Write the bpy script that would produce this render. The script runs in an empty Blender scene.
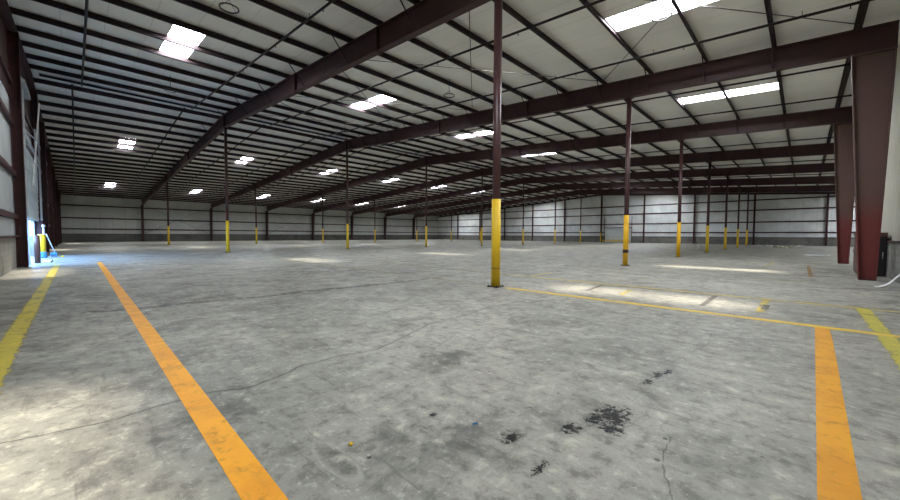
import bpy, bmesh, math, random
from mathutils import Vector, Matrix
R = random.Random(7)
sc = bpy.context.scene
COL = sc.collection

# ---------------------------------------------------------------- measures
# x: 0 at the ridge, +33.1 the eave wall by the camera, -50.35 the far eave wall; y: -9.75 door gable, 70.2 far gable
RIDGE, SL = 10.2, 0.065
PD = 0.24                                   # purlin depth
XN, XF, YN, YF = 33.16, -50.35, -9.62, 70.2  # inner wall faces
XE, YC = 49.75, 20.35                      # beyond y = YC the hall widens to the outer eave at XE
def zr(x): return RIDGE - SL * abs(x)       # underside of purlins
def bx(X): return 50.0 - X
ORD = ('first second third fourth fifth sixth seventh eighth ninth tenth eleventh twelfth thirteenth fourteenth fifteenth sixteenth '
       'seventeenth eighteenth nineteenth twentieth twenty-first twenty-second twenty-third twenty-fourth twenty-fifth twenty-sixth').split()

# ---------------------------------------------------------------- mesh helpers
class MB:
    def __init__(s): s.bm = bmesh.new()
    def poly_prism(s, pts, d):
        """closed polygon pts (3-D) swept along vector d"""
        d = Vector(d); a = [s.bm.verts.new(p) for p in pts]; b = [s.bm.verts.new(Vector(p) + d) for p in pts]
        n = len(pts)
        s.bm.faces.new(a); s.bm.faces.new(list(reversed(b)))
        for i in range(n): s.bm.faces.new((a[i], b[i], b[(i+1) % n], a[(i+1) % n]))
        return s
    def box(s, x0, x1, y0, y1, z0, z1):
        return s.poly_prism([(x0,y0,z0),(x1,y0,z0),(x1,y1,z0),(x0,y1,z0)], (0,0,z1-z0))
    def tube(s, p, q, r, n=12, r2=None, cap=True):
        p, q = Vector(p), Vector(q); r2 = r if r2 is None else r2
        ax = (q-p).normalized(); u = ax.orthogonal().normalized(); v = ax.cross(u)
        A, B = [], []
        for i in range(n):
            t = 2*math.pi*i/n; w = u*math.cos(t)+v*math.sin(t)
            A.append(s.bm.verts.new(p+w*r)); B.append(s.bm.verts.new(q+w*r2))
        for i in range(n):
            f = s.bm.faces.new((A[i], A[(i+1)%n], B[(i+1)%n], B[i])); f.smooth = True
        if cap: s.bm.faces.new(list(reversed(A))); s.bm.faces.new(B)
        return s
    def path(s, pts, r, n=8):
        for a, b in zip(pts, pts[1:]): s.tube(a, b, r, n)
        return s
    def lathe(s, c, prof, n=20):
        """prof: (radius, z) from bottom to top round a vertical axis through c"""
        rings = []
        for r, z in prof:
            rings.append([s.bm.verts.new((c[0]+r*math.cos(2*math.pi*i/n), c[1]+r*math.sin(2*math.pi*i/n), c[2]+z)) for i in range(n)])
        for a, b in zip(rings, rings[1:]):
            for i in range(n):
                f = s.bm.faces.new((a[i], a[(i+1)%n], b[(i+1)%n], b[i])); f.smooth = True
        s.bm.faces.new(list(reversed(rings[0]))); s.bm.faces.new(rings[-1])
        return s
    def torus(s, c, Rr, r, n=28, m=8):
        g = [[s.bm.verts.new((c[0]+(Rr+r*math.cos(2*math.pi*j/m))*math.cos(2*math.pi*i/n),
                              c[1]+(Rr+r*math.cos(2*math.pi*j/m))*math.sin(2*math.pi*i/n),
                              c[2]+r*math.sin(2*math.pi*j/m))) for j in range(m)] for i in range(n)]
        for i in range(n):
            for j in range(m):
                f = s.bm.faces.new((g[i][j], g[(i+1)%n][j], g[(i+1)%n][(j+1)%m], g[i][(j+1)%m])); f.smooth = True
        return s
    def quad(s, *p):
        s.bm.faces.new([s.bm.verts.new(q) for q in p]); return s
    def build(s, name, mat, parent=None, origin=None, bevel=0.0):
        o0 = Vector(origin) if origin is not None else (parent_origin(parent) if parent else Vector((0,0,0)))
        for v in s.bm.verts: v.co -= o0
        bmesh.ops.recalc_face_normals(s.bm, faces=s.bm.faces)
        me = bpy.data.meshes.new(name); s.bm.to_mesh(me); s.bm.free()
        me.materials.append(mat)
        o = bpy.data.objects.new(name, me); COL.objects.link(o)
        if parent: o.parent = parent; o.location = o0 - parent_origin(parent)
        else: o.location = o0
        if bevel:
            b = o.modifiers.new('edge', 'BEVEL'); b.width = bevel; b.segments = 2; b.limit_method = 'ANGLE'
        return o
def parent_origin(o):
    v = Vector((0,0,0))
    while o: v = v + o.location; o = o.parent
    return v
def tag(o, label, cat, group=None, kind='thing'):
    o['label'] = label; o['category'] = cat; o['kind'] = kind
    if group: o['group'] = group
    return o
def thing(name, label, cat, loc, group=None):
    o = bpy.data.objects.new(name, None); COL.objects.link(o); o.location = loc; o.empty_display_size = .2
    return tag(o, label, cat, group)
def struct(o): o['kind'] = 'structure'; return o
def dup(root, loc, label):
    def cp(o, par):
        c = o.copy(); COL.objects.link(c)
        if par: c.parent = par
        for ch in list(o.children): cp(ch, c)
        return c
    r = cp(root, None); r.location = loc; r['label'] = label
    return r

# ---------------------------------------------------------------- material helpers
class NT:
    def __init__(s, name):
        m = bpy.data.materials.new(name); m.use_nodes = True; s.m = m; s.t = m.node_tree
        s.t.nodes.clear(); s.out = s.t.nodes.new('ShaderNodeOutputMaterial')
        s.pos = s.t.nodes.new('ShaderNodeNewGeometry').outputs['Position']
    def n(s, typ, **kw):
        x = s.t.nodes.new(typ)
        for k, v in kw.items(): setattr(x, k, v)
        return x
    def link(s, a, b): s.t.links.new(a, b)
    def put(s, sock, v):
        if isinstance(v, bpy.types.NodeSocket): s.link(v, sock)
        elif v is not None: sock.default_value = v
    def math(s, op, a, b=None, c=None, clamp=False):
        x = s.n('ShaderNodeMath', operation=op, use_clamp=clamp)
        s.put(x.inputs[0], a); s.put(x.inputs[1], b)
        if c is not None: s.put(x.inputs[2], c)
        return x.outputs[0]
    def vm(s, op, a, b=None, scale=None):
        x = s.n('ShaderNodeVectorMath', operation=op)
        s.put(x.inputs[0], a)
        if b is not None: s.put(x.inputs[1], b)
        if scale is not None: s.put(x.inputs['Scale'], scale)
        return x.outputs['Value'] if op in ('DOT_PRODUCT','LENGTH','DISTANCE') else x.outputs['Vector']
    def noise(s, scale, detail=4, rough=.55, vec=None, dist=0.0, color=False):
        x = s.n('ShaderNodeTexNoise'); s.put(x.inputs['Vector'], vec if vec is not None else s.pos)
        x.inputs['Scale'].default_value = scale; x.inputs['Detail'].default_value = detail
        x.inputs['Roughness'].default_value = rough; x.inputs['Distortion'].default_value = dist
        return x.outputs['Color' if color else 'Fac']
    def ramp(s, f, a, b, lo=0.0, hi=1.0):
        x = s.n('ShaderNodeMapRange', interpolation_type='SMOOTHSTEP')
        s.put(x.inputs['Value'], f)
        for k, v in (('From Min',a),('From Max',b),('To Min',lo),('To Max',hi)): x.inputs[k].default_value = v
        return x.outputs['Result']
    def mix(s, f, a, b):
        x = s.n('ShaderNodeMix', data_type='RGBA')
        s.put(x.inputs['Factor'], f)
        for sock, v in ((x.inputs['A'], a), (x.inputs['B'], b)):
            s.put(sock, (*v, 1) if isinstance(v, tuple) else v)
        return x.outputs['Result']
    def stretch(s, v): return s.vm('MULTIPLY', s.pos, v)
    def bsdf(s, col, rough=.6, spec=.4, metal=0.0, bump=None, bs=.3, bd=.01):
        p = s.n('ShaderNodeBsdfPrincipled')
        s.put(p.inputs['Base Color'], (*col, 1) if isinstance(col, tuple) else col)
        s.put(p.inputs['Roughness'], rough); p.inputs['Specular IOR Level'].default_value = spec
        s.put(p.inputs['Metallic'], metal)
        if bump is not None:
            b = s.n('ShaderNodeBump'); b.inputs['Strength'].default_value = bs; b.inputs['Distance'].default_value = bd
            s.link(bump, b.inputs['Height']); s.link(b.outputs['Normal'], p.inputs['Normal'])
        return p.outputs[0]
    def done(s, sh): s.link(sh, s.out.inputs['Surface']); return s.m

def steel(name, a, b, rough=.55, spec=.35):
    t = NT(name); f = t.noise(1.7, 6, .65); g = t.noise(14, 3)
    c = t.mix(t.ramp(f, .35, .7), a, b)
    c = t.mix(t.ramp(g, .62, .78, 0, .35), c, tuple(min(1, v*1.8+.02) for v in b))
    return t.done(t.bsdf(c, rough, spec, bump=g, bs=.08))
M_RAFTER = steel('red oxide rafter paint', (.064,.027,.028), (.044,.021,.024))
M_PURLIN = steel('dark red purlin paint', (.036,.021,.024), (.026,.017,.020), .6, .25)
M_POST   = steel('red oxide post paint', (.070,.024,.025), (.042,.018,.020), .42, .45)
M_GIRT   = steel('dark red girt paint', (.060,.018,.020), (.035,.013,.016))
M_PIPE   = steel('black pipe', (.018,.015,.016), (.028,.02,.02), .5, .3)
M_ROD    = steel('dark rod', (.06,.05,.05), (.035,.03,.03), .5, .4)
M_GALV   = steel('galvanised steel', (.42,.44,.45), (.3,.32,.34), .4, .5)
M_WIRE   = steel('black wire', (.03,.03,.03), (.05,.05,.05))
M_PLATE  = steel('rusty base plate', (.07,.05,.04), (.04,.03,.028), .8, .2)

def eave_mat():
    t = NT('eave column paint'); z = t.n('ShaderNodeSeparateXYZ'); t.link(t.pos, z.inputs[0])
    f = t.noise(2.2, 6, .65)
    upper = t.mix(f, (.095,.052,.045), (.125,.075,.062))
    lower = t.mix(f, (.17,.034,.030), (.125,.030,.027))
    h = t.math('ADD', z.outputs['Z'], t.math('MULTIPLY', t.noise(1.2), .5))
    c = t.mix(t.ramp(h, 2.0, 3.1), lower, upper)
    return t.done(t.bsdf(c, .55, .3, bump=t.noise(20, 3), bs=.06))
M_EAVE_RED = eave_mat()

def paint(name, a, b, chip, amount=.66, rough=.45):
    t = NT(name); f = t.noise(2.5, 5)
    c = t.mix(f, a, b)
    s = t.noise(9, 8, .7, vec=t.stretch((1,1,.6)))
    c = t.mix(t.ramp(s, amount, amount+.05), c, chip)
    return t.done(t.bsdf(c, rough, .4, bump=s, bs=.08))
M_YEL  = paint('yellow guard paint', (.86,.58,.02), (.74,.47,.018), (.03,.02,.015), .72)
M_YEL2 = paint('orange yellow guard paint', (.86,.49,.012), (.74,.40,.012), (.03,.02,.015), .70)
M_RED  = paint('pink red board', (.55,.08,.12), (.45,.06,.09), (.3,.05,.06), .75)
M_BLUE = paint('blue plastic', (.08,.32,.65), (.06,.25,.52), (.05,.15,.3), .8)
M_WHITE= paint('white enamel', (.72,.73,.72), (.62,.63,.62), (.35,.35,.33), .74)
M_BROWN= paint('rusty brown paint', (.11,.05,.035), (.07,.035,.028), (.03,.015,.012), .62)
M_DARKBOX = paint('dark brown cabinet paint and wall shade', (.050,.020,.018), (.030,.013,.012), (.10,.05,.04), .7)  # cabinet paint, also the painted shade on the upper doorway gable
M_BLACK= paint('black paint', (.012,.012,.013), (.02,.02,.02), (.04,.03,.03), .75)
M_SIGN = paint('red sign face', (.45,.03,.025), (.4,.03,.025), (.3,.02,.02), .85)
M_PAPER= paint('scrap paper', (.70,.72,.72), (.55,.57,.56), (.4,.4,.38), .72, .8)
M_CARD = paint('scrap cardboard', (.80,.76,.58), (.70,.65,.48), (.3,.26,.18), .72, .8)
M_DOORP= paint('pale door panel', (.62,.66,.63), (.52,.56,.54), (.30,.33,.32), .66)

def ceiling_mat():
    t = NT('white faced roof insulation')
    w = t.noise(3.5, 5, .6, vec=t.stretch((2.2,1,1)))
    f = t.noise(.35, 4, .6)
    c = t.mix(t.ramp(f, .3, .7), (.92,.90,.84), (.82,.805,.76))
    x = t.n('ShaderNodeSeparateXYZ'); t.link(t.pos, x.inputs[0])
    fr = t.math('ABSOLUTE', t.math('SUBTRACT', t.math('FRACT', t.math('DIVIDE', x.outputs['Y'], 1.25)), .5))
    seam = t.ramp(fr, 0.0, .012, 1, 0)
    c = t.mix(t.math('MULTIPLY', seam, .45), c, (.20,.20,.19))
    return t.done(t.bsdf(c, .55, .3, bump=w, bs=.35, bd=.05))
M_CEIL = ceiling_mat()

def wall_mat(name, a, b, axis, tilt=.45):
    t = NT(name)
    f = t.noise(.45, 6, .6); g = t.noise(2.5, 6, .65)
    c = t.mix(t.ramp(f, .3, .7), a, b)
    c = t.mix(t.ramp(g, .62, .8, 0, .5), c, (.30,.30,.28))
    x = t.n('ShaderNodeSeparateXYZ'); t.link(t.pos, x.inputs[0])
    fr = t.math('ABSOLUTE', t.math('SUBTRACT', t.math('FRACT', t.math('DIVIDE', x.outputs[axis], 1.5)), .5))
    c = t.mix(t.math('MULTIPLY', t.ramp(fr, 0, .02, 1, 0), tilt), c, (.25,.25,.24))
    q = t.noise(1.3, 4, .6)
    return t.done(t.bsdf(c, .6, .25, bump=t.math('ADD', q, t.math('MULTIPLY', t.ramp(fr, 0, .15), .6)), bs=.4, bd=.08))
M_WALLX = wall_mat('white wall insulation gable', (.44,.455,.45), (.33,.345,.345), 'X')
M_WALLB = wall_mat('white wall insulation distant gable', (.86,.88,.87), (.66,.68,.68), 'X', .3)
M_WALLY = wall_mat('white wall insulation eave', (.56,.57,.54), (.46,.47,.45), 'Y')
def rib_mat():
    t = NT('cream ribbed wall sheet'); x = t.n('ShaderNodeSeparateXYZ'); t.link(t.pos, x.inputs[0])
    fr = t.math('ABSOLUTE', t.math('SUBTRACT', t.math('FRACT', t.math('DIVIDE', x.outputs['Y'], .3)), .5))
    c = t.mix(t.noise(1.5, 6, .6), (.60,.58,.49), (.48,.47,.40))
    return t.done(t.bsdf(c, .5, .35, bump=t.ramp(fr, .08, .2), bs=.8, bd=.05))
M_RIB = rib_mat()
def block_mat(axis, name, g_=1.0):
    t = NT(name); x = t.n('ShaderNodeSeparateXYZ'); t.link(t.pos, x.inputs[0])
    v = t.n('ShaderNodeCombineXYZ'); t.link(x.outputs[axis], v.inputs['X']); t.link(x.outputs['Z'], v.inputs['Y'])
    b = t.n('ShaderNodeTexBrick'); t.link(v.outputs[0], b.inputs['Vector'])
    b.inputs['Scale'].default_value = 1.0; b.inputs['Brick Width'].default_value = .41; b.inputs['Row Height'].default_value = .205
    b.inputs['Mortar Size'].default_value = .008
    b.inputs['Color1'].default_value = (.24,.235,.215,1); b.inputs['Color2'].default_value = (.19,.19,.175,1); b.inputs['Mortar'].default_value = (.15,.145,.135,1)
    g = t.noise(1.1, 7, .65); h = t.noise(.25, 3)
    c = t.mix(t.ramp(g, .42, .7, 0, .7), b.outputs['Color'], (.10,.098,.09))
    c = t.mix(t.ramp(h, .45, .6, 0, .5), c, (.33,.32,.29))
    c = t.mix(1.0-g_, c, (.03,.03,.026))
    return t.done(t.bsdf(c, .9, .15, bump=t.math('ADD', b.outputs['Fac'], t.math('MULTIPLY', t.noise(30,3), -.6)), bs=.3, bd=-.01))
M_BLKX = block_mat('X', 'block wall gable'); M_BLKY = block_mat('Y', 'block wall eave')
M_BLKD = block_mat('X', 'dirty block wall gable', .80); M_BLKE = block_mat('Y', 'dirty block wall eave', .5)

# ---- concrete floor with its cracks, joint, oil and skid marks
CRACKS = [
 [(27.19,-8.3),(27.26,-7.94),(27.29,-7.71),(27.26,-7.52),(27.25,-7.33),(27.25,-7.14),(27.32,-6.96),(27.38,-6.82),(27.31,-6.58),(27.17,-6.24),
  (27.18,-6.07),(27.15,-5.86),(27.23,-5.67),(27.28,-5.4),(27.13,-4.96),(26.94,-4.47),(26.79,-4.08),(26.78,-3.5),(26.63,-2.33),(26.73,-1.13)],
 [(30.27,-4.8),(30.26,-4.97),(30.34,-5.06),(30.35,-5.29),(30.43,-5.54),(30.51,-5.74)],
 [(26.73,-1.13),(27.73,-1.61),(28.74,-2.28)],
 [(29.19,-2.17),(29.45,-2.37),(30.06,-2.4),(30.57,-2.42),(31.12,-2.38)],
 [(30.06,-1.59),(30.12,-2.22),(30.04,-2.75)]]
JOINT = [(21.93,-7.77),(22.08,-7.25),(22.13,-6.51),(22.24,-5.75),(22.36,-5.1),(22.27,-4.17),(22.36,-2.87),(22.48,-.91),(22.5,.3)]
def floor_mat():
    t = NT('worn concrete floor')
    flat = t.vm('MULTIPLY', t.pos, (1,1,0))
    warp = t.vm('SCALE', t.vm('SUBTRACT', t.noise(5, 4, .6, color=True), (.5,.5,.5)), scale=.09)
    P = t.vm('MULTIPLY', t.vm('ADD', flat, warp), (1,1,0))
    def seg(a, b):
        A = Vector((*a,0)); D = Vector((*b,0)) - A
        w = t.vm('SUBTRACT', P, tuple(A))
        h = t.math('MULTIPLY', t.vm('DOT_PRODUCT', w, tuple(D)), 1.0/D.length_squared, clamp=True)
        return t.vm('LENGTH', t.vm('SUBTRACT', w, t.vm('SCALE', tuple(D), scale=h)))
    def dist(lines):
        d = None
        for l in lines:
            for a, b in zip(l, l[1:]):
                q = seg(a, b); d = q if d is None else t.math('MINIMUM', d, q)
        return d
    def blobs(lst):
        d = None
        for cx, cy, rx, ry in lst:
            q = t.vm('LENGTH', t.vm('MULTIPLY', t.vm('SUBTRACT', flat, (cx,cy,0)), (1/rx,1/ry,0)))
            d = q if d is None else t.math('MINIMUM', d, q)
        return d
    n1 = t.noise(.32, 6, .62); n2 = t.noise(1.3, 8, .68, dist=.6); n3 = t.noise(6, 7, .7); n4 = t.noise(45, 5, .75); n5 = t.noise(17, 6, .72)
    c = t.mix(t.ramp(n1, .3, .7), (.255,.255,.225), (.350,.340,.292))
    c = t.mix(t.ramp(n2, .48, .66, 0, .75), c, (.165,.165,.152))
    c = t.mix(t.ramp(n2, .46, .30, 0, .7), c, (.46,.445,.385))
    c = t.mix(t.ramp(n3, .50, .64, 0, .72), c, (.135,.132,.12))
    c = t.mix(t.ramp(n3, .46, .32, 0, .65), c, (.54,.52,.44))
    c = t.mix(t.ramp(n5, .54, .70, 0, .55), c, (.12,.12,.11))
    c = t.mix(t.ramp(n5, .44, .31, 0, .60), c, (.56,.545,.47))
    # drag marks: long thin streaks
    s1 = t.noise(1.0, 7, .72, vec=t.vm('MULTIPLY', flat, (1.2,10,1))); s2 = t.noise(1.0, 7, .72, vec=t.vm('MULTIPLY', flat, (9,1.1,1)))
    c = t.mix(t.ramp(s1, .54, .68, 0, .55), c, (.10,.10,.095))
    c = t.mix(t.ramp(s2, .56, .70, 0, .45), c, (.11,.11,.10))
    c = t.mix(t.ramp(n4, .56, .76, 0, .45), c, (.09,.09,.082))
    c = t.mix(t.ramp(n4, .42, .28, 0, .35), c, (.52,.51,.46))
    # small dark specks and pale chips
    v = t.n('ShaderNodeTexVoronoi', feature='F1'); t.link(flat, v.inputs['Vector']); v.inputs['Scale'].default_value = 3.1
    c = t.mix(t.math('MULTIPLY', t.ramp(v.outputs['Distance'], .03, .07, 1, 0), t.ramp(n2, .45, .55)), c, (.05,.05,.048))
    # broad dark tyre-scrub areas
    br = blobs([(21.4,-6.6,.9,1.6),(18.2,-1.5,2.4,2.0),(28.0,-5.0,.5,.45),(27.8,-7.2,.6,.55),(32.0,13.5,1.2,3.0),(31.2,10.8,1.0,1.2),(20.5,-8.6,3,.9),(24.5,-8.7,1.2,.6),(29.2,-6.2,.55,.5),(32.4,5,1.2,4)])
    c = t.mix(t.math('MULTIPLY', t.ramp(br, .2, 1.2, .55, 0), t.ramp(t.math('ADD', t.math('MULTIPLY', n2, .6), t.math('MULTIPLY', n3, .6)), .50, .72)), c, (.07,.07,.066))
    # black oil spots
    ol = blobs([(29.94,-5.02,.10,.15),(30.00,-5.10,.05,.09),(29.86,-5.17,.05,.10),(29.80,-5.44,.05,.07),(29.95,-3.86,.04,.10),(29.94,-4.12,.03,.07),(29.87,-6.0,.025,.07),(28.94,-6.01,.02,.03),(29.55,-5.85,.05,.06),(30.0,-3.7,.03,.08),(30.0,-5.24,.07,.07)])
    on = t.noise(20, 7, .78, dist=.5)
    c = t.mix(t.ramp(ol, .0, 2.6, .40, 0), c, (.15,.15,.135))
    c = t.mix(t.math('MULTIPLY', t.ramp(ol, 1.1, 2.1, 1, 0), t.ramp(t.math('SUBTRACT', on, t.math('MULTIPLY', ol, .11)), .36, .43)), c, (.006,.006,.006))
    # oval skid patch with pale rim
    u = t.vm('SUBTRACT', flat, (28.92,-6.82,0))
    e = t.vm('LENGTH', t.vm('MULTIPLY', u, (1/.24,1/.07,0)))
    c = t.mix(t.math('MULTIPLY', t.ramp(e, .5, 1.0, .7, 0), t.ramp(n3, .35, .6)), c, (.08,.08,.075))
    c = t.mix(t.math('MULTIPLY', t.ramp(t.math('ABSOLUTE', t.math('SUBTRACT', e, 1.1)), .02, .2, .45, 0), t.ramp(n3, .4, .6)), c, (.46,.45,.40))
    # dark scuffed joint, cracks
    jd = dist([JOINT])
    c = t.mix(t.math('MULTIPLY', t.ramp(jd, .03, .20, .85, 0), t.ramp(n3, .36, .56, .1, 1)), c, (.035,.035,.032))
    cd = dist(CRACKS[:1]); c = t.mix(t.math('MULTIPLY', t.ramp(cd, .003, .012, .9, 0), t.ramp(n2, .3, .5, .5, 1)), c, (.03,.03,.028))
    c = t.mix(t.ramp(cd, .0, .07, .22, 0), c, (.12,.12,.11))
    ce = dist(CRACKS[1:]); c = t.mix(t.math('MULTIPLY', t.ramp(ce, .001, .007, .7, 0), t.ramp(n3, .35, .55, .15, 1)), c, (.05,.05,.045))
    rough = t.ramp(n2, .3, .75, .40, .62)
    return t.done(t.bsdf(c, rough, .17, bump=t.math('ADD', n3, t.math('MULTIPLY', n4, .4)), bs=.12, bd=.01))
M_FLOOR = floor_mat()

def stripe_mat(name, a, b, axis, wear, edge=.10, ghost=.0):
    """floor paint: scuffed, with a ragged edge across generated AXIS"""
    t = NT(name)
    tc = t.n('ShaderNodeTexCoord'); x = t.n('ShaderNodeSeparateXYZ'); t.link(tc.outputs['Generated'], x.inputs[0])
    d = t.math('SUBTRACT', .5, t.math('ABSOLUTE', t.math('SUBTRACT', x.outputs[axis], .5)))
    n = t.noise(9, 6, .7); n2 = t.noise(2.2, 6, .65); n3 = t.noise(40, 4, .7)
    al = t.ramp(t.math('ADD', d, t.math('MULTIPLY', t.math('SUBTRACT', n, .5), edge*2.4)), edge*.5, edge*.5+.04)
    al = t.math('MULTIPLY', al, t.ramp(t.math('ADD', n2, t.math('MULTIPLY', t.math('SUBTRACT', n3, .5), .35)), wear, wear+.06, 1, 0))
    if ghost: al = t.math('MULTIPLY', al, ghost)
    c = t.mix(t.ramp(n2, .35, .65), a, b)
    c = t.mix(t.ramp(n, .52, .68, 0, .60), c, tuple(v*.45 for v in a))
    st = t.noise(3, 7, .75, dist=.8); c = t.mix(t.ramp(st, .52, .66, 0, .45), c, tuple(v*.5+.03 for v in a))
    c = t.mix(t.ramp(n3, .62, .78, 0, .5), c, (.10,.08,.05))
    sh = t.bsdf(c, .5, .35)
    mx = t.n('ShaderNodeMixShader'); tr = t.n('ShaderNodeBsdfTransparent')
    t.link(al, mx.inputs[0]); t.link(tr.outputs[0], mx.inputs[1]); t.link(sh, mx.inputs[2])
    return t.done(mx.outputs[0])

def pane_mat():
    t = NT('translucent skylight sheet')
    e = t.n('ShaderNodeEmission'); e.inputs['Color'].default_value = (1,.985,.94,1); e.inputs['Strength'].default_value = SKYLIGHT
    tr = t.n('ShaderNodeBsdfTransparent'); tr.inputs['Color'].default_value = (1,.97,.92,1)
    mx = t.n('ShaderNodeMixShader'); mx.inputs[0].default_value = .70
    t.link(tr.outputs[0], mx.inputs[1]); t.link(e.outputs[0], mx.inputs[2])
    return t.done(mx.outputs[0])
SKYLIGHT, SUN, SKY, EXPO = 37.0, 19.0, 22.0, 0.78
M_PANE = pane_mat()

# ================================================================ SETTING
struct(MB().box(XF-.2, XE+.2, YN-.2, YF+.2, -.3, 0).build('floor', M_FLOOR))
struct(MB().quad((XF-60,YN-60,-.04),(XN+60,YN-60,-.04),(XN+60,YF+60,-.04),(XF-60,YF+60,-.04)).build('ground', M_BLKX))

# skylight places
SKX = [bx(22.1), bx(38.6), bx(63.35), bx(87.7)]
SKY_Y = [-4.5] + [10*k+5.3 for k in range(7)]
SKL, SKW = 2.03, .56
SKY_PLACES = [((bx(12.3) if r == 0 and i > 2 else x), y) for r, x in enumerate(SKX) for i, y in enumerate(SKY_Y)]
def make_ceiling():
    bm = bmesh.new()
    ys = sorted({YN-.2, YF+.2, *[y+s*SKW for y in SKY_Y for s in (-1,1)]})
    xs = sorted({XF-.2, 0.0, XN+.2, XE+.2, *[x+s*SKL for x, _ in SKY_PLACES for s in (-1,1)]})
    ys = sorted({*ys, YC-.2})
    V = {(i,j): bm.verts.new((x, y, zr(x)+PD)) for i, x in enumerate(xs) for j, y in enumerate(ys)}
    for i in range(len(xs)-1):
        for j in range(len(ys)-1):
            mx, my = (xs[i]+xs[i+1])/2, (ys[j]+ys[j+1])/2
            if any(abs(mx-x) < SKL and abs(my-y) < SKW for x, y in SKY_PLACES): continue
            if mx > XN+.2 and my < YC-.2: continue
            bm.faces.new((V[i,j], V[i,j+1], V[i+1,j+1], V[i+1,j]))   # faces downwards
    me = bpy.data.meshes.new('ceiling'); bm.to_mesh(me); bm.free(); me.materials.append(M_CEIL)
    o = bpy.data.objects.new('ceiling', me); COL.objects.link(o)
    s = o.modifiers.new('thickness', 'SOLIDIFY'); s.thickness = .06; s.offset = -1
    return struct(o)
make_ceiling()

def gable_poly(x0, x1, y, z0):
    pts = [(x0,y,z0),(x1,y,z0),(x1,y,zr(x1)+PD+.02)]
    if x0 < 0 < x1: pts.append((0,y,zr(0)+PD+.02))
    pts.append((x0,y,zr(x0)+PD+.02))
    return pts
# door gable (by the camera): doorway between x0 and x1 of DOOR
DX0, DX1, DZ = bx(51.5), bx(42.0), 2.08
BLK = 1.22
wl = MB()
for a, b, z in ((XF-.2, DX0, BLK), (DX0, DX1, DZ), (DX1, XN+.2, BLK)): wl.poly_prism(gable_poly(a, b, YN-.15, z), (0,.15,0))
wl = struct(wl.build('wall_left', M_WALLX))
m = MB(); m.box(XF-.2, DX0, YN-.2, YN+.02, 0, BLK); m.box(DX1, XN+.2, YN-.2, YN+.02, 0, BLK)
struct(m.build('wall_left_block', M_BLKX, wl))
m = MB(); m.poly_prism([(XF+.3,YN+.001,6.75),(XN-.02,YN+.001,6.75),(XN-.02,YN+.001,zr(XN)+PD-.03),(0,YN+.001,RIDGE+PD-.03),(XF+.3,YN+.001,6.9)], (0,.02,0))  # added dark sheet: shade on the upper doorway gable put in as colour
m.box(DX0-.1, DX1+.1, YN+.001, YN+.02, 5.5, 6.75)  # same painted shade carried down over the door bay
struct(m.build('wall_left_upper_shade', M_DARKBOX, wl))
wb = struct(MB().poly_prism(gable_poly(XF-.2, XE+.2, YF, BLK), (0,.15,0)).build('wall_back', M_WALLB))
struct(MB().box(XF-.2, XE+.2, YF-.12, YF+.2, 0, BLK).build('wall_back_block', M_BLKD, wb))
wf = struct(MB().box(XF-.15, XF, YN, YF, BLK, zr(XF)+PD+.02).build('wall_far', M_WALLY))
struct(MB().box(XF-.2, XF+.12, YN, YF, 0, BLK).build('wall_far_block', M_BLKE, wf))
# eave wall by the camera up to y = YC, a return wall, then the outer eave wall
wr = struct(MB().box(XN, XN+.15, YN, YC, BLK, zr(XN)+PD+.02).build('wall_right', M_RIB))
struct(MB().box(XN-.08, XN+.2, YN, YC-.2, 0, BLK).build('wall_right_block', M_BLKY, wr))
struct(MB().box(XN-.12, XN-.0, YN, YC-.2, BLK, BLK+.05).build('trim_1', M_GIRT))
wt = struct(MB().poly_prism(gable_poly(XN, XE+.2, YC-.15, BLK), (0,.15,0)).build('wall_front', M_WALLX))
struct(MB().box(XN+.2, XE+.2, YC-.2, YC+.08, 0, BLK).build('wall_front_block', M_BLKX, wt))
wo = struct(MB().box(XE, XE+.15, YC, YF, BLK, zr(XE)+PD+.02).build('wall_side', M_WALLY))
struct(MB().box(XE-.12, XE+.2, YC, YF, 0, BLK).build('wall_side_block', M_BLKY, wo))

# ================================================================ STEEL
# purlins
def purlin(x, y0=YN-.05):
    m = MB(); z = zr(x)
    s = 1 if x >= 0 else -1
    m.box(x-.011, x+.011, y0, YF+.05, z, z+PD-.008)                # web
    m.box(x-.011, x+s*.085, y0, YF+.05, z, z+.012)                 # bottom flange
    m.box(x-s*.085, x+.011, y0, YF+.05, z+PD-.02, z+PD-.008)       # top flange
    m.box(x+s*.073, x+s*.085, y0, YF+.05, z, z+.03)                # lip
    return m.build('roof_purlin', M_PURLIN, origin=(x, 0, z))
NEARX = [1.25+2.05*i for i in range(16)]
OUTX = [1.25+2.05*i for i in range(16, 24)]
FARX = [-1.25-2.05*i for i in range(24)]
for i, x in enumerate(NEARX + OUTX):
    tag(purlin(x, YN-.05 if i < 16 else YC+.02), f'dark red roof purlin on the slope above the camera, {ORD[i]} down from the ridge', 'purlin', 'roof purlins')
for i, x in enumerate(FARX):
    tag(purlin(x), f'dark red roof purlin on the slope beyond the ridge, {ORD[i]} down from the ridge', 'purlin', 'roof purlins')

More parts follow.
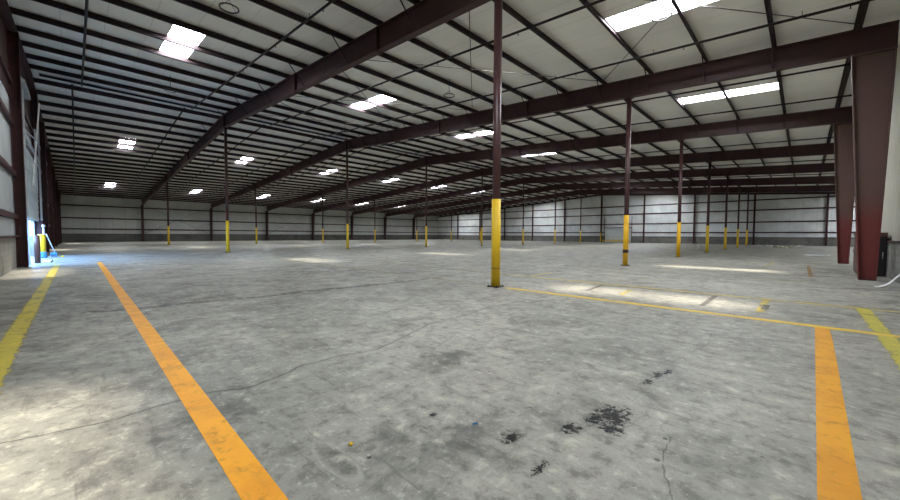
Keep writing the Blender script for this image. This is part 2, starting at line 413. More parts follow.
# rafters
def rdepth(x):
    if x >= 0: return .93 - .13*x/33
    return .93 - .10*(-x)/50
RX = [-49.75, -44, -37, -25, -12, 0, 12, 25, 32.85]
FRAME = ['first', 'second', 'third', 'fourth', 'fifth', 'sixth', 'seventh']
def rafter(k):
    y = 10.0*k
    t = thing('roof_rafter', f'tapered dark red roof beam spanning the hall, {FRAME[k]} from the doorway wall', 'roof beam', (0, y, zr(0)-.9), 'roof beams across the hall')
    rx = RX if k < 3 else RX[:-1] + [37, 44, 49.3]
    top = [(x, zr(x)-.003) for x in rx]; bot = [(x, zr(x)-rdepth(x)) for x in rx]
    m = MB()
    for (a, b), (c, d) in zip(zip(top, top[1:]), zip(bot, bot[1:])):
        m.poly_prism([(a[0],y-.008,a[1]-.012),(b[0],y-.008,b[1]-.012),(d[0],y-.008,d[1]+.012),(c[0],y-.008,c[1]+.012)], (0,.016,0))
    m.build('web', M_RAFTER, t)
    for nm, ln, o in (('top_flange', top, -.02), ('bottom_flange', bot, 0)):
        m = MB()
        for a, b in zip(ln, ln[1:]):
            m.poly_prism([(a[0],y-.13,a[1]+o),(b[0],y-.13,b[1]+o),(b[0],y-.13,b[1]+o+.02),(a[0],y-.13,a[1]+o+.02)], (0,.26,0))
        m.build(nm, M_RAFTER, t)
    for x in (-37.5, -12.5, 0, 19.6, 12.5):
        z0, z1 = zr(x)-rdepth(x)-.04, zr(x)
        MB().box(x-.035, x+.035, y-.14, y+.14, z0, z1-.002).build('splice_plate', M_RAFTER, t)
    for x in (25, -25):
        MB().box(x-.01, x+.01, y-.12, y+.12, zr(x)-rdepth(x)+.02, zr(x)-.02).build('stiffener', M_RAFTER, t)
    if k <= 3:
        for i, x in enumerate(NEARX[:-1] + FARX[:16]):
            if k in (0, 3) and i % 2 == 1: continue
            MB().tube((x, y-.85, zr(x)+.06), (x, y-.10, zr(x)-rdepth(x)+.06), .022, 6).build('flange_brace', M_PURLIN, t)
    return t
for k in range(7): rafter(k)
# gable-end rafters
def end_rafter(y, label, up):
    t = thing('end_rafter', label, 'roof beam', (0, y, zr(0)-.3))
    for nm, o, h, w in (('web', -.30, .30, .02), ('top_flange', -.02, .018, .2), ('bottom_flange', -.32, .02, .2)):
        m = MB()
        for a, b in ((XF+.2, 0), (0, XN-.1 if up else XE-.1)):
            m.poly_prism([(a,y-w/2,zr(a)+o),(b,y-w/2,zr(b)+o),(b,y-w/2,zr(b)+o+h),(a,y-w/2,zr(a)+o+h)], (0,w,0))
        m.build(nm, M_RAFTER, t)
end_rafter(YN+.14, 'slim dark red end rafter under the roof along the doorway wall', 1)
end_rafter(YF-.25, 'slim dark red end rafter along the top of the distant gable wall', 0)

# interior pipe posts
def post(x, k, label, ymat, band=False, sign=0, hy=2.36, r=.098):
    y = 10.0*k; top = zr(x)-rdepth(x)
    t = thing('pipe_post', label, 'post', (x, y, 0), 'pipe posts')
    MB().lathe((x,y,0), [(r,.02),(r,top-.02)], 24).build('shaft', M_POST, t)
    MB().lathe((x,y,0), [(r+.014,.022),(r+.014,hy)], 24).build('guard_sleeve', ymat, t)
    MB().box(x-.165, x+.165, y-.165, y+.165, 0.001, .022).build('base_plate', M_PLATE, t)
    MB().box(x-.15, x+.15, y-.13, y+.13, top-.04, top-.016).build('cap_plate', M_RAFTER, t)
    if k == 0: MB().lathe((x,y,0), [(r+.0165,.50),(r+.0165,.512)], 24).build('sleeve_seam', M_PLATE, t)
    if k <= 1:
        for sx in (-1, 1):
            for sy in (-1, 1):
                MB().lathe((x+sx*.138, y+sy*.138, .022), [(.016,0),(.016,.018),(.008,.019),(.008,.04)], 6).build('anchor_bolt', M_PLATE, t)
    if band: MB().lathe((x,y,0), [(r+.019,.60),(r+.021,.62),(r+.021,.74),(r+.019,.76)], 24).build('rust_band', M_PLATE, t)
    if sign:
        s = MB().box(x+.02, x+.15, y-r-.02, y-r-.012, 2.62, 3.0).build('sign_plate', M_SIGN, t); s['label'] = 'small red and white sign plate'
        q = MB(); q.box(x+.05, x+.12, y-r-.024, y-r-.0195, 2.86, 2.93); q.box(x+.065, x+.105, y-r-.024, y-r-.0195, 2.68, 2.82)
        q.build('white_marking', M_WHITE, s)
    return t
CNT = FRAME
for k in range(7):
    lab = {0: 'largest pipe post, dark red above a tall yellow sleeve, at the yellow floor line',
           1: 'pipe post with a rust band round its scuffed yellow sleeve'}.get(k, f'yellow-footed pipe post, row beside the tapered columns, {CNT[k]} from the doorway wall')
    post(bx(25), k, lab, M_YEL2 if k in (1, 2) else M_YEL, band=(k == 1), hy=2.36 if k < 2 else 2.31, r=.100 if k else .108)
for k in range(7):
    post(0, k, 'yellow-footed pipe post under the ridge with a small red sign above its sleeve' if k == 0 else
         f'yellow-footed pipe post in the row under the ridge, {CNT[k]} from the doorway wall', M_YEL, sign=(k == 0), hy=2.37)
for k in range(7):
    post(bx(75), k, f'thin yellow-footed pipe post before the far eave wall, {CNT[k]} from the doorway wall', M_YEL, hy=2.3)

# tapered eave columns (I-sections)
def eave_column(k, near, label):
    y = 10.0*k
    if near and k > 2: oz = [(49.5,0),(49.5,zr(49.5)-.86)]; iz = [(49.0,0),(48.5,zr(48.5)-.84)]; s = 1
    elif near: oz = [(bx(17.36),0),(bx(17.19),zr(32.8)-.82)]; iz = [(bx(17.70),0),(bx(18.10),zr(31.9)-.80)]; s = 1
    else: oz = [(-50.1,0),(-50.1,zr(50)-.86)]; iz = [(-49.62,0),(-49.15,zr(49.1)-.84)]; s = -1
    t = thing('eave_column', label, 'column', (oz[0][0], y, 0), 'tapered eave columns')
    M_EAVE = M_EAVE_RED if near else M_RAFTER
    a, b, c, d = oz[0], iz[0], iz[1], oz[1]
    MB().poly_prism([(p[0],y-.009,p[1]+.02 if p[1] == 0 else p[1]) for p in (a,b,c,d)], (0,.018,0)).build('web', M_EAVE, t)
    for nm, (p, q), sg in (('outer_flange', (a, d), s), ('inner_flange', (b, c), -s)):
        MB().poly_prism([(p[0],y-.14,.02),(q[0],y-.14,q[1]),(q[0]+sg*.025,y-.14,q[1]),(p[0]+sg*.025,y-.14,.02)], (0,.28,0)).build(nm, M_EAVE, t)
    x0, x1 = sorted((a[0], b[0])); MB().box(x0-.02, x1+.02, y-.15, y+.15, 0, .022).build('base_plate', M_PLATE, t)
    x0, x1 = sorted((d[0], c[0])); MB().poly_prism([(x0,y-.14,zr(x0)-rdepth(x0)-.03),(x1,y-.14,zr(x1)-rdepth(x1)-.03),(x1,y-.14,zr(x1)-rdepth(x1)-.002),(x0,y-.14,zr(x0)-rdepth(x0)-.002)], (0,.28,0)).build('cap_plate', M_EAVE, t)
for k in range(7):
    eave_column(k, True, {1: 'large tapered red column beside the dark cabinet and ribbed wall', 2: 'tapered red column just behind the large one by the cabinet'}.get(k, 'tapered red column under the outer end of the first roof beam' if k == 0 else f'tapered red column at the outer eave wall, {CNT[k]} from the doorway wall'))
    eave_column(k, False, f'dark tapered column against the far eave wall, {CNT[k]} from the doorway wall')

# wall posts on the gables
GPX = [bx(25+25/3*i) for i in range(-2, 9)]
def wall_post(x, yw, s, label, grp):
    t = thing('wall_post', label, 'wall post', (x, yw, 0), grp)
    top = zr(x)-.34 if s > 0 else zr(x)-.34
    d = .30 if s > 0 else .26
    g = .025 if s > 0 else .11
    y0, y1 = yw+s*g, yw+s*(g+d)
    MB().box(x-.01, x+.01, min(y0,y1)+.015, max(y0,y1)-.015, .02, top).build('web', M_GIRT, t)
    MB().box(x-.12, x+.12, min(y1,y1-s*.02), max(y1,y1-s*.02), .02, top).build('inner_flange', M_GIRT, t)
    MB().box(x-.12, x+.12, min(y0,y0+s*.02), max(y0,y0+s*.02), .02, top).build('outer_flange', M_GIRT, t)
    MB().box(x-.16, x+.16, min(y0,y1)-.0, max(y0,y1)+.0, 0, .02).build('base_plate', M_PLATE, t)
for i, x in enumerate(GPX[2:], 0):
    wall_post(bx(51.75) if i == 3 else x, YN, 1, f'dark red wall post on the doorway gable, {ORD[i]} from the ribbed eave wall', 'wall posts on the doorway gable')
for i, x in enumerate(GPX):
    wall_post(x, YF, -1, f'dark red wall post on the distant gable, {ORD[i]} from the ribbed eave wall', 'wall posts on the distant gable')

# girts
GZ = [2.03, 3.74, 5.70, 7.35]
GN = ['lowest', 'second lowest', 'third lowest', 'topmost']
def girt_gable(yw, s, i, z, x0, x1, label):
    m = MB(); y0, y1 = sorted((yw+s*.005, yw+s*.11))
    m.box(x0, x1, y0, y1, z-.10, z-.085); m.box(x0, x1, y0, y1, z+.085, z+.10)
    yy = y1-.012 if s > 0 else y0
    m.box(x0, x1, yy, yy+.012, z-.10, z+.10)
    return tag(m.build('wall_girt', M_GIRT), label, 'girt', 'wall girts')
for i, z in enumerate(GZ):
    hw = (RIDGE-.35-z)/SL
    girt_gable(YF, -1, i, z, max(XF+.02,-hw), min(XE-.02,hw), f'dark red horizontal girt on the distant gable wall, {GN[i]}')
    a, b = max(XF+.02,-hw), min(XN-.02,hw)
    if z > 3: girt_gable(YN, 1, i, z, a, b, f'dark red horizontal girt on the doorway gable wall, {GN[i]}')
    else:
        girt_gable(YN, 1, i, z, a, DX0-.1, 'dark red low girt on the doorway gable, between doorway and far eave')
        girt_gable(YN, 1, i, z, DX1+.1, b, 'dark red low girt on the doorway gable, between doorway and ribbed wall')
    if z < 6.2:
        m = MB(); m.box(XF+.005, XF+.11, YN+.02, YF-.02, z-.10, z-.085); m.box(XF+.005, XF+.11, YN+.02, YF-.02, z+.085, z+.10); m.box(XF+.098, XF+.11, YN+.02, YF-.02, z-.10, z+.10)
        tag(m.build('wall_girt', M_GIRT), f'dark red horizontal girt on the far eave wall, {GN[i]}', 'girt', 'wall girts')
# sill channels over the block base
for nm, box, lab in (('gable', (XF+.02, XE-.02, YF-.16, YF-.002, BLK+.001, BLK+.07), 'dark sill channel on top of the distant gable block base'),
                     ('eave', (XF+.002, XF+.16, YN+.02, YF-.02, BLK+.001, BLK+.07), 'dark sill channel on top of the far eave block base')):
    tag(MB().box(*box).build('sill_channel', M_GIRT), lab, 'sill')
tag(MB().box(DX1+.1, XN-.2, YN+.002, YN+.14, BLK+.001, BLK+.07).build('sill_channel', M_GIRT), 'dark sill channel on the doorway gable block base, beside the doorway', 'sill')

# bracing rods
def rod(p, q, label, grp, r=.016):
    o = MB().tube(p, q, r, 6).build('bracing_rod', M_ROD, origin=p); tag(o, label, 'bracing rod', grp)
PAN = [(32.0, 23.8), (23.8, 15.6), (15.6, 7.4), (7.4, 1.0)]
for i, (a, b) in enumerate(PAN):
    for j, (u, v) in enumerate(((a, b), (b, a))):
        rod((u, .15, zr(u)+.10), (v, 9.85, zr(v)+.10+.02*j), f'thin roof bracing rod, {ORD[i]} crossed panel from the eave, {"upper rod" if j else "lower rod"} of its cross', 'roof bracing rods')
for i, (y0, y1) in enumerate(((0, 10), (20, 30))):
    for j, (u, v) in enumerate(((y0+.2, y1-.2), (y1-.2, y0+.2))):
        rod((XF+.14+.02*j, u, 1.3), (XF+.14+.02*j, v, 6.3), f'diagonal bracing rod on the far eave wall, {ORD[i]} braced bay, {"one way" if j else "other way"} of its cross', 'wall bracing rods', .02)

# skylights
ROWN = ['eave row over the tapered columns', 'row on the camera side of the ridge', 'row just beyond the ridge', 'row by the far eave']
def skylight(x, y, label):
    t = thing('roof_skylight', label, 'skylight', (x, y, zr(x)+PD), 'roof skylights')
    x0, x1 = x-SKL, x+SKL; P = lambda u: zr(u)+PD
    for i, (a, b) in enumerate(((x0+.02, x-.02), (x+.02, x1-.02))):
        MB().quad((a,y-SKW+.02,P(a)+.055),(b,y-SKW+.02,P(b)+.055),(b,y+SKW-.02,P(b)+.055),(a,y+SKW-.02,P(a)+.055)).build('pane', M_PANE, t)
    m = MB()
    for yy in (y-SKW, y+SKW-.03): m.poly_prism([(x0,yy,P(x0)-.03),(x1,yy,P(x1)-.03),(x1,yy,P(x1)+.07),(x0,yy,P(x0)+.07)], (0,.03,0))
    for xx in (x0, x-.015, x1-.03): m.poly_prism([(xx,y-SKW,P(xx)-.03),(xx+.03,y-SKW,P(xx)-.03),(xx+.03,y-SKW,P(xx)+.07),(xx,y-SKW,P(xx)+.07)], (0,2*SKW,0))
    m.build('frame', M_WHITE, t)
for n, (x, y) in enumerate(SKY_PLACES):
    skylight(x, y, f'bright skylight, {ROWN[n//8]}, {ORD[n%8]} bay from the doorway')

# sprinkler main along the ridge and branch lines
t = thing('sprinkler_main', 'long pipe hung under the ridge along the whole hall', 'pipe', (0, 0, zr(0)))
MB().tube((0,YN+.5,zr(0)+.03), (0,YF-.4,zr(0)+.03), .07, 12).build('pipe', M_PIPE, t)
m = MB().tube((.45,YN+.5,zr(.45)+.03), (.45,YF-.4,zr(.45)+.03), .02, 10).build('conduit', M_GALV, t)
BY = [-7.45, -2.05] + [10*k+o for k in range(7) for o in (3.15, 7.7)]
def branch(y, x0, x1, label):
    s = 1 if x1 > 0 else -1
    t = thing('sprinkler_pipe', label, 'pipe', (x0, y, zr(x0)-.11), 'sprinkler branch pipes')
    near = y < 12; dz = .11 if near else .043
    MB().tube((x0,y,zr(x0)-dz), (x1,y,zr(x1)-dz), .042, 10).build('pipe', M_PIPE, t)
    x = x0 + s*1.9
    while abs(x) < abs(x1)-.5:
        z = zr(x)
        if near:
            m = MB(); m.tube((x, y, z-.07), (x, y, z+.06), .009, 6); m.torus((x, y, z-.11), .05, .010, 12, 5)
            m.build('hanger', M_PIPE, t)
            xx = min(x + s*1.0, x1-.05) if s > 0 else x + s*1.0; m = MB(); m.lathe((xx, y, zr(xx)-.22), [(.028,0),(.03,.006),(.009,.012),(.014,.05),(.014,.075)], 8); m.build('sprinkler_head', M_PIPE, t)
        x += s*4.1
for i, y in enumerate(BY):
    branch(y, .10, 32.6 if y < YC else 48.5, f'thin sprinkler pipe under the slope above the camera, {ORD[i]} from the doorway wall')
    branch(y-.4, -.10, -48.5, f'thin sprinkler pipe under the slope beyond the ridge, {ORD[i]} from the doorway wall')

# hanging wire rings
for x, y, lab in ((bx(32.1), -4.4, 'wire ring hanger above the camera in front of the first roof beam'), (bx(32.1), 5.4, 'wire ring hanger between the first two roof beams, behind the large post'),
                  (bx(44.1), -4.1, 'wire ring hanger below the skylight near the doorway wall'), (bx(44.2), 6.5, 'wire ring hanger close to the ridge beside the second beam'),
                  (bx(22.4), 4.85, 'wire ring hanger under the bright skylight next to the eave')):
    z = zr(x)-.62 if x < 25 else zr(x)-.25
    t = thing('ring_hanger', lab, 'hanger', (x, y, z), 'hanging wire rings')
    MB().torus((x,y,z), .26, .022).build('ring', M_ROD, t)
    m = MB(); m.tube((x,y,z+.25), (x,y,zr(x)+.22), .012, 6)
    m.build('drop_rod', M_ROD, t)
    m = MB()
    for a in range(3): m.tube((x+.26*math.cos(a*2.094), y+.26*math.sin(a*2.094), z), (x,y,z+.25), .007, 5)
    m.build('ring_wire', M_ROD, t)

# ================================================================ FLOOR PAINT
STRIPES = []
def stripe(name, p, q, w, mat, label, grp=None, z=None):
    STRIPES.append(name); z = .002 + .0004*len(STRIPES)
    p, q = Vector((*p,z)), Vector((*q,z)); d = (q-p).normalized(); n = Vector((-d.y, d.x, 0))*w/2
    N = max(2, int((q-p).length/.5)); bm = MB()
    prev = None
    for i in range(N+1):
        c = p.lerp(q, i/N); a, b = bm.bm.verts.new(c+n), bm.bm.verts.new(c-n)
        if prev: bm.bm.faces.new((prev[0], prev[1], b, a))
        prev = (a, b)
    o = bm.build(name, mat, origin=p); tag(o, label, 'floor marking', grp)
    return o
OR, OR2, YE, YE2 = (.95,.43,.012), (.84,.34,.010), (.62,.50,.06), (.50,.42,.08)
stripe('orange_floor_stripe', (bx(43.3),-7.17), (bx(17.6),-7.262), .175, stripe_mat('orange paint along', OR, OR2, 'Y', .70, .05), 'long orange floor stripe running past the joint toward the doorway end')
stripe('orange_floor_stripe', (bx(18.785),.10), (bx(18.90),-8.6), .17, stripe_mat('orange paint across', (.74,.34,.012), (.64,.27,.010), 'X', .70, .06), 'short wide orange floor stripe ending at the thin yellow line')
stripe('yellow_floor_stripe', (bx(42.4),-8.52), (bx(17.8),-8.53), .29, stripe_mat('yellow paint along', YE, YE2, 'Y', .575, .32), 'wide ragged yellow floor stripe along the doorway wall')
stripe('yellow_floor_stripe', (bx(18.17),2.75), (bx(18.17),-8.2), .28, stripe_mat('yellow paint across', (.52,.46,.06), (.42,.38,.07), 'X', .58, .30), 'wide ragged yellow floor stripe beside the ribbed eave wall')
TH = stripe_mat('thin yellow line paint', (.74,.50,.03), (.66,.45,.06), 'Y', .64, .08)
THW = stripe_mat('worn yellow line paint', (.66,.48,.08), (.58,.44,.12), 'Y', .56, .14, .85)
THF = stripe_mat('faint yellow line paint', (.50,.42,.20), (.45,.40,.22), 'Y', .53, .2, .6)
stripe('yellow_floor_line', (bx(24.65),0), (bx(17.9),.13), .20, TH, 'thin yellow floor line from the large post to the orange stripe')
stripe('yellow_floor_line', (bx(27.6),.02), (bx(25.2),.02), .15, THF, 'faded stub of yellow line on the far side of the large post')
stripe('yellow_floor_line', (bx(27.4),2.69), (bx(17.5),2.78), .16, THW, 'worn yellow floor line just behind the large post')
stripe('yellow_floor_line', (bx(37.5),2.72), (bx(27.6),2.70), .16, THF, 'faint yellow floor line leading on toward the ridge posts')
stripe('yellow_floor_line', (bx(26),7.6), (bx(18.4),7.7), .15, THF, 'faint yellow floor line in front of the second frame')
stripe('yellow_floor_line', (bx(40.2),-.2), (bx(29.1),.02), .15, THF, 'faint yellow floor line across the bright patch by the ridge')
stripe('yellow_floor_line', (bx(25.7),2.8), (bx(25.75),4.5), .10, stripe_mat('yellow dash paint', (.60,.44,.06), (.52,.4,.1), 'X', .62, .1), 'short yellow floor dash running back from the worn line')
stripe('yellow_floor_line', (29.69,14.0), (29.83,18.6), .10, stripe_mat('faint dash paint', (.5,.42,.15), (.45,.4,.2), 'X', .58, .1, .8), 'short yellow floor dash beyond the bright patch near the eave columns')
DK = stripe_mat('black tape remnant', (.07,.065,.05), (.05,.048,.04), 'X', .56, .12)
DY = stripe_mat('dirty yellow dash', (.50,.38,.05), (.22,.18,.06), 'X', .56, .12)
stripe('floor_dash', (29.54,.8), (29.52,2.5), .10, DK, 'black worn floor dash across the lane, middle of the lane dashes')
stripe('floor_dash', (30.42,.85), (30.41,2.65), .13, DY, 'dirty yellow and black floor dash close to the short orange stripe')
stripe('floor_dash', (30.47,1.2), (30.46,1.9), .12, DK, 'black scuffed tape patch beside the dirty dash near the orange stripe', z=.005)
stripe('floor_dash', (27.92,1.0), (27.80,2.05), .10, DY, 'yellow floor dash across the lane next to the large post')
stripe('floor_dash', (27.08,1.0), (26.92,2.5), .08, DK, 'faint black floor dash across the lane closest to the large post')
stripe('floor_dash', (31.18,9.8), (31.15,16.4), .12, stripe_mat('brown dash', (.30,.17,.05), (.25,.15,.06), 'X', .55, .15, .8), 'brownish orange worn dash before the tapered columns')

# ================================================================ DOORWAY END
# raised sectional door with guide frame
t = thing('overhead_door', 'pale raised sectional door above the bright doorway', 'door', (DX1, YN+.05, DZ))
sec = [(2.08, 2.72), (2.74, 3.38), (3.40, 4.04), (4.06, 4.70), (4.72, 5.36)]
for i, (a, b) in enumerate(sec):
    s_ = MB().box(DX0+.06, DX1-.06, YN+.14, YN+.19, a, b).build('door_section', M_DOORP, t)
    m = MB(); m.box(DX0+.06, DX1-.06, YN+.19, YN+.215, a+.10, a+.15); m.box(DX0+.06, DX1-.06, YN+.19, YN+.215, b-.15, b-.10)
    m.build('rib', M_DOORP, s_)
t = thing('door_guide_frame', 'tall galvanised guide frame with rungs beside the doorway', 'door guide', (DX1, YN+.3, 0))
xa, xb = bx(42.75), bx(44.9)
m = MB(); m.box(xa-.04, xa+.04, YN+.24, YN+.32, 0.0, 7.9); m.build('rail', M_GALV, t)
MB().poly_prism([(xb-.035,YN+.34,3.6),(xb+.035,YN+.34,3.6),(xb+.035,YN+.64,7.45),(xb-.035,YN+.64,7.45)], (0,.05,0)).build('rail', M_WHITE, t)
MB().box(bx(50.6)-.04, bx(50.6)+.04, YN+.30, YN+.38, 2.1, 7.6).build('rail', M_GALV, t)
MB().box(bx(46.9)-.03, bx(46.9)+.03, YN+.36, YN+.42, 3.4, 6.6).build('rail', M_GALV, t)
for i, z in enumerate((4.1, 4.65, 5.2, 5.72)):
    dy = (z-3.6)/3.85*.30
    MB().tube((xa, YN+.30, z), (xb, YN+.36+dy, z), .022, 8).build('rung', M_GALV, t)
for z in (5.0, 6.3, 7.4):
    MB().tube((bx(46.9), YN+.40, min(z,6.5)), (bx(50.6), YN+.34, min(z,6.5)), .022, 8).build('rung', M_GALV, t)
MB().box(DX1-2.6, DX1+.1, YN+.20, YN+.42, 7.45, 7.62).build('header', M_GALV, t)
MB().tube((DX0+.1, YN+.3, 5.55), (DX1-.1, YN+.3, 5.55), .05, 10).build('torsion_shaft', M_GALV, t)
# red board across the doorway
t = thing('barrier_board', 'pinkish red board standing across the open doorway', 'barrier', ((DX0+DX1)/2, YN-.35, 0))
MB().box(DX0+.4, DX1-.2, YN-.36, YN-.30, .30, 1.02).build('board', M_RED, t)
for x in (DX0+.9, DX1-.7): MB().box(x-.03, x+.03, YN-.42, YN-.361, -.04, .98).build('leg', M_GALV, t)
# bollards
def bollard(x, y, r, h, mat, label, cuff=None):
    t = thing('bollard', label, 'bollard', (x, y, 0))
    MB().lathe((x,y,0), [(r,0),(r,h-.05),(r*.8,h-.015),(r*.3,h)], 20).build('pipe', mat, t)
    if cuff: MB().lathe((x,y,0), [(r+.03,.001),(r+.04,.06),(r+.02,.30),(r+.004,.33)], 20).build('cuff', cuff, t)['label'] = 'blue wrapped foot'
bollard(bx(49.6), -9.27+.0, .155, 1.32, M_YEL, 'yellow bollard with a blue wrapped foot beside the bright doorway', M_BLUE)
bollard(bx(44.3), -9.18, .10, 1.30, M_BROWN, 'rusty brown bollard in front of the bright doorway')
# broom leaning on the bollard
t = thing('push_broom', 'broom with white handle and blue head leaning on the yellow bollard', 'broom', (bx(49.9), -8.78, 0))
MB().tube((bx(49.9),-8.78,.20), (bx(49.75),-9.10,1.34), .022, 8).build('handle', M_WHITE, t)
MB().box(bx(49.9)-.16, bx(49.9)+.16, -8.98, -8.70, .13, .26).build('head', M_BLUE, t, bevel=.03)
m = MB()
for i in range(8):
    for j in range(5): m.tube((bx(49.9)-.14+.04*i, -8.95+.055*j, .0), (bx(49.9)-.14+.04*i, -8.95+.055*j, .135), .012, 5)
m.build('bristles', M_BLUE, t)
t = thing('tape_roll', 'small yellow tape roll lying on the floor by the broom', 'tape', (bx(49.8), -8.50, 0))
MB().torus((bx(49.8),-8.50,.036), .055, .035, 20, 10).build('tape', M_YEL, t)
MB().lathe((bx(49.8),-8.50,0), [(.022,.005),(.022,.066)], 16).build('core', M_CARD, t)
t = thing('floor_board', 'white board with dark edging lying at the doorway threshold', 'board', (bx(45.4), -8.97, 0))
MB().box(bx(46.3), bx(44.6), -9.06, -8.80, 0.0, .035).build('panel', M_WHITE, t)
MB().box(bx(46.3), bx(44.6), -8.799, -8.76, 0.0, .04).build('edging', M_BLACK, t)
t = thing('grey_pipe_stub', 'grey wall pipe with white cap above the yellow bollard', 'pipe', (bx(50.2), -9.2, 0))
# ---- (the stub stands behind the bollard)
MB().tube((bx(50.55),-9.22,0), (bx(50.55),-9.22,1.75), .045, 10).build('pipe', M_GALV, t)
MB().lathe((bx(50.55),-9.22,1.75), [(.07,0),(.085,.04),(.05,.12),(.02,.14)], 14).build('cap', M_WHITE, t)

# ================================================================ RIBBED WALL CORNER
t = thing('steel_cabinet', 'dark brown steel cabinet behind the large tapered column', 'cabinet', (bx(17.22), 12.8, 0))
cx0, cx1, cy0, cy1 = bx(17.58), XN-.095, 11.95, 13.75
MB().box(cx0, cx1, cy0, cy1, .05, 1.42).build('body', M_DARKBOX, t, bevel=.012)
MB().box(cx0-.03, cx1+.005, cy0-.03, cy1+.03, 1.42, 1.56).build('lid', M_BROWN, t, bevel=.012)
MB().box(cx0+.03, cx1-.03, cy0+.03, cy1-.03, 0.0, .05).build('plinth', M_BLACK, t)
d = MB().box(cx0+.03, cx1-.03, cy0-.02, cy0-.001, .12, 1.38).build('door', M_BLACK, t)
MB().tube((cx1-.09, cy0-.045, .62), (cx1-.09, cy0-.045, .86), .014, 8).build('handle', M_GALV, d)
d = MB().box(cx0-.02, cx0-.001, cy0+.08, cy1-.08, .12, 1.38).build('door', M_BROWN, t)
MB().tube((cx0-.045, cy1-.2, .80), (cx0-.045, cy1-.2, .95), .018, 8).build('handle', M_GALV, d)
# curled white trim strip
prof = [(17.58,.008),(17.50,.012),(17.42,.05),(17.34,.11),(17.28,.18),(17.23,.26),(17.18,.33),(17.12,.40)]
m = MB(); n = len(prof)
for (a, za), (b, zb) in zip(prof, prof[1:]):
    m.poly_prism([(bx(a),7.48,za),(bx(b),7.48,zb),(bx(b),7.48,zb+.012),(bx(a),7.48,za+.012)], (0,.24,0))
o = m.build('trim_strip', M_WHITE, origin=(bx(17.5),7.6,0)); tag(o, 'curled white sheet strip leaning at the foot of the block wall', 'metal strip')

# ================================================================ DISTANT GABLE DOOR
t = thing('sectional_door', 'pale closed sectional door in the distant gable wall', 'door', (bx(46.6), YF-.16, 0))
for i in range(5):
    s_ = MB().box(bx(49.2), bx(44.0), YF-.21, YF-.165, .02+i*.58, .02+i*.58+.56).build('door_section', M_DOORP, t)
    q = MB()
    for j in range(5): q.box(bx(49.2)+.15+j*1.02, bx(49.2)+.95+j*1.02, YF-.222, YF-.2105, .10+i*.58, .50+i*.58)
    q.build('raised_panel', M_DOORP, s_)
for x in (bx(49.3), bx(43.9)): MB().box(x-.05, x+.05, YF-.24, YF-.165, 0, 5.2).build('track', M_GIRT, t)
MB().box(bx(49.3), bx(43.9), YF-.24, YF-.17, 2.95, 3.1).build('header', M_GIRT, t)
bollard(bx(49.8), YF-1.0, .11, 2.0, M_YEL, 'yellow bollard standing by the closed door in the distant gable')
t = thing('guard_rail', 'low yellow guard rail in front of the closed distant door', 'rail', (bx(46.5), YF-.8, 0))
MB().box(bx(49.5), bx(44.0), YF-.9, YF-.8, .30, .48).build('beam', M_YEL, t)
for x in (bx(49.3), bx(46.7), bx(44.2)): MB().box(x-.05, x+.05, YF-.799, YF-.7, 0, .5).build('leg', M_YEL, t)

# ================================================================ LITTER
def scrap(x, y, w, d, mat, name, label, cat, h=.02):
    bm = MB(); N = 7; ro = R.random()*3
    V = [[None]*N for _ in range(N)]
    for i in range(N):
        for j in range(N):
            u, v = (i/(N-1)-.5), (j/(N-1)-.5)
            k = 1 + .25*math.sin(5*u+ro)*math.cos(4*v+ro)
            a, b = u*w*k, v*d*k
            V[i][j] = bm.bm.verts.new((x+a*math.cos(ro)-b*math.sin(ro), y+a*math.sin(ro)+b*math.cos(ro), .004+R.random()*h))
    for i in range(N-1):
        for j in range(N-1): bm.bm.faces.new((V[i][j],V[i+1][j],V[i+1][j+1],V[i][j+1]))
    o = bm.build(name, mat, origin=(x,y,0)); s = o.modifiers.new('thickness','SOLIDIFY'); s.thickness = .002
    tag(o, label, cat); return o
scrap(22.12, -6.9, .05, .10, M_PAPER, 'paper_scrap', 'tiny white paper scrap beside the dark floor joint', 'litter')
scrap(22.58, -7.05, .04, .09, M_PAPER, 'paper_scrap', 'tiny white paper scrap at the edge of the long orange stripe', 'litter')
scrap(28.85, -6.67, .022, .03, M_YEL, 'plastic_chip', 'tiny yellow chip on the concrete near the oval skid mark', 'litter', .012)
scrap(29.27, -5.89, .012, .035, M_BLUE, 'plastic_chip', 'tiny blue chip on the concrete near the oil stains', 'litter', .012)
scrap(29.04, -6.66, .02, .02, M_PAPER, 'paper_scrap', 'tiny white crumb on bare concrete beside the yellow chip', 'litter', .01)
scrap(31.7, 29.6, .55, 1.2, M_PAPER, 'crumpled_sheet', 'white crumpled sheet on the floor beyond the tapered columns', 'litter', .10)
scrap(29.08, 52, 1.3, 2.2, M_CARD, 'cardboard_piece', 'pale torn cardboard lying before the distant gable wall', 'litter', .25)
scrap(27.0, 61.5, 1.6, 1.6, M_PAPER, 'crumpled_sheet', 'white crumpled sheet close to the distant gable, next to the posts', 'litter', .2)
scrap(30.1, 62.5, 1.4, 1.4, M_PAPER, 'crumpled_sheet', 'white crumpled sheet close to the distant gable, toward the eave', 'litter', .2)

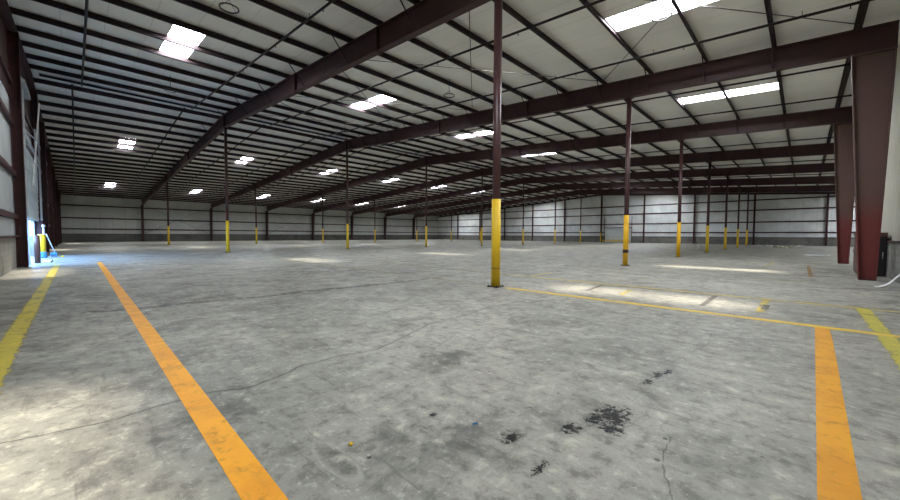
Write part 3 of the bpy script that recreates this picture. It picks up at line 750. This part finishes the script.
# ================================================================ LIGHT
w = bpy.data.worlds.new('sky'); sc.world = w; w.use_nodes = True
bg = w.node_tree.nodes['Background']; bg.inputs['Color'].default_value = (.27,.52,1.0,1); bg.inputs['Strength'].default_value = SKY
def portal(name, loc, rot, sx, sy):
    l = bpy.data.lights.new(name, 'AREA'); l.shape = 'RECTANGLE'; l.size = sx; l.size_y = sy; l.cycles.is_portal = True
    o = bpy.data.objects.new(name, l); COL.objects.link(o); o.location = loc; o.rotation_euler = rot
portal('door_portal', ((DX0+DX1)/2, YN-.2, DZ/2), (math.pi/2, 0, 0), DX1-DX0, DZ)
sun = bpy.data.lights.new('sun', 'SUN'); sun.energy = SUN; sun.angle = math.radians(7); sun.color = (1,.93,.82)
so = bpy.data.objects.new('sun', sun); COL.objects.link(so)
so.rotation_euler = Vector((.4,-4.3,-9.5)).to_track_quat('-Z','Y').to_euler(); so.location = (0,0,30)

# ================================================================ CAMERA
yaw, pit, rol, f = .7718, -.0418, .0051, 363.44
fw = Vector((-math.sin(yaw)*math.cos(pit), math.cos(yaw)*math.cos(pit), math.sin(pit)))
rt = Vector((math.cos(yaw), math.sin(yaw), 0)); up = rt.cross(fw)
rt2 = rt*math.cos(rol)+up*math.sin(rol); up2 = -rt*math.sin(rol)+up*math.cos(rol)
cam = bpy.data.cameras.new('camera'); cam.sensor_width = 36; cam.lens = f/900*36; cam.clip_start = .05; cam.clip_end = 400
co = bpy.data.objects.new('camera', cam); COL.objects.link(co)
mt = Matrix((rt2, up2, -fw)).transposed().to_4x4(); mt.translation = Vector((50-19.0361, -7.9062, 1.4004)); co.matrix_world = mt
sc.camera = co

sc.view_settings.view_transform = 'Standard'; sc.view_settings.look = 'None'; sc.view_settings.gamma = 1
sc.view_settings.use_curve_mapping = False; sc.view_settings.exposure = EXPO
cy = sc.cycles
cy.use_denoising = True; cy.max_bounces = 8; cy.diffuse_bounces = 5; cy.glossy_bounces = 3; cy.transparent_max_bounces = 12
cy.caustics_reflective = False; cy.caustics_refractive = False; cy.use_light_tree = True; cy.sample_clamp_indirect = 8
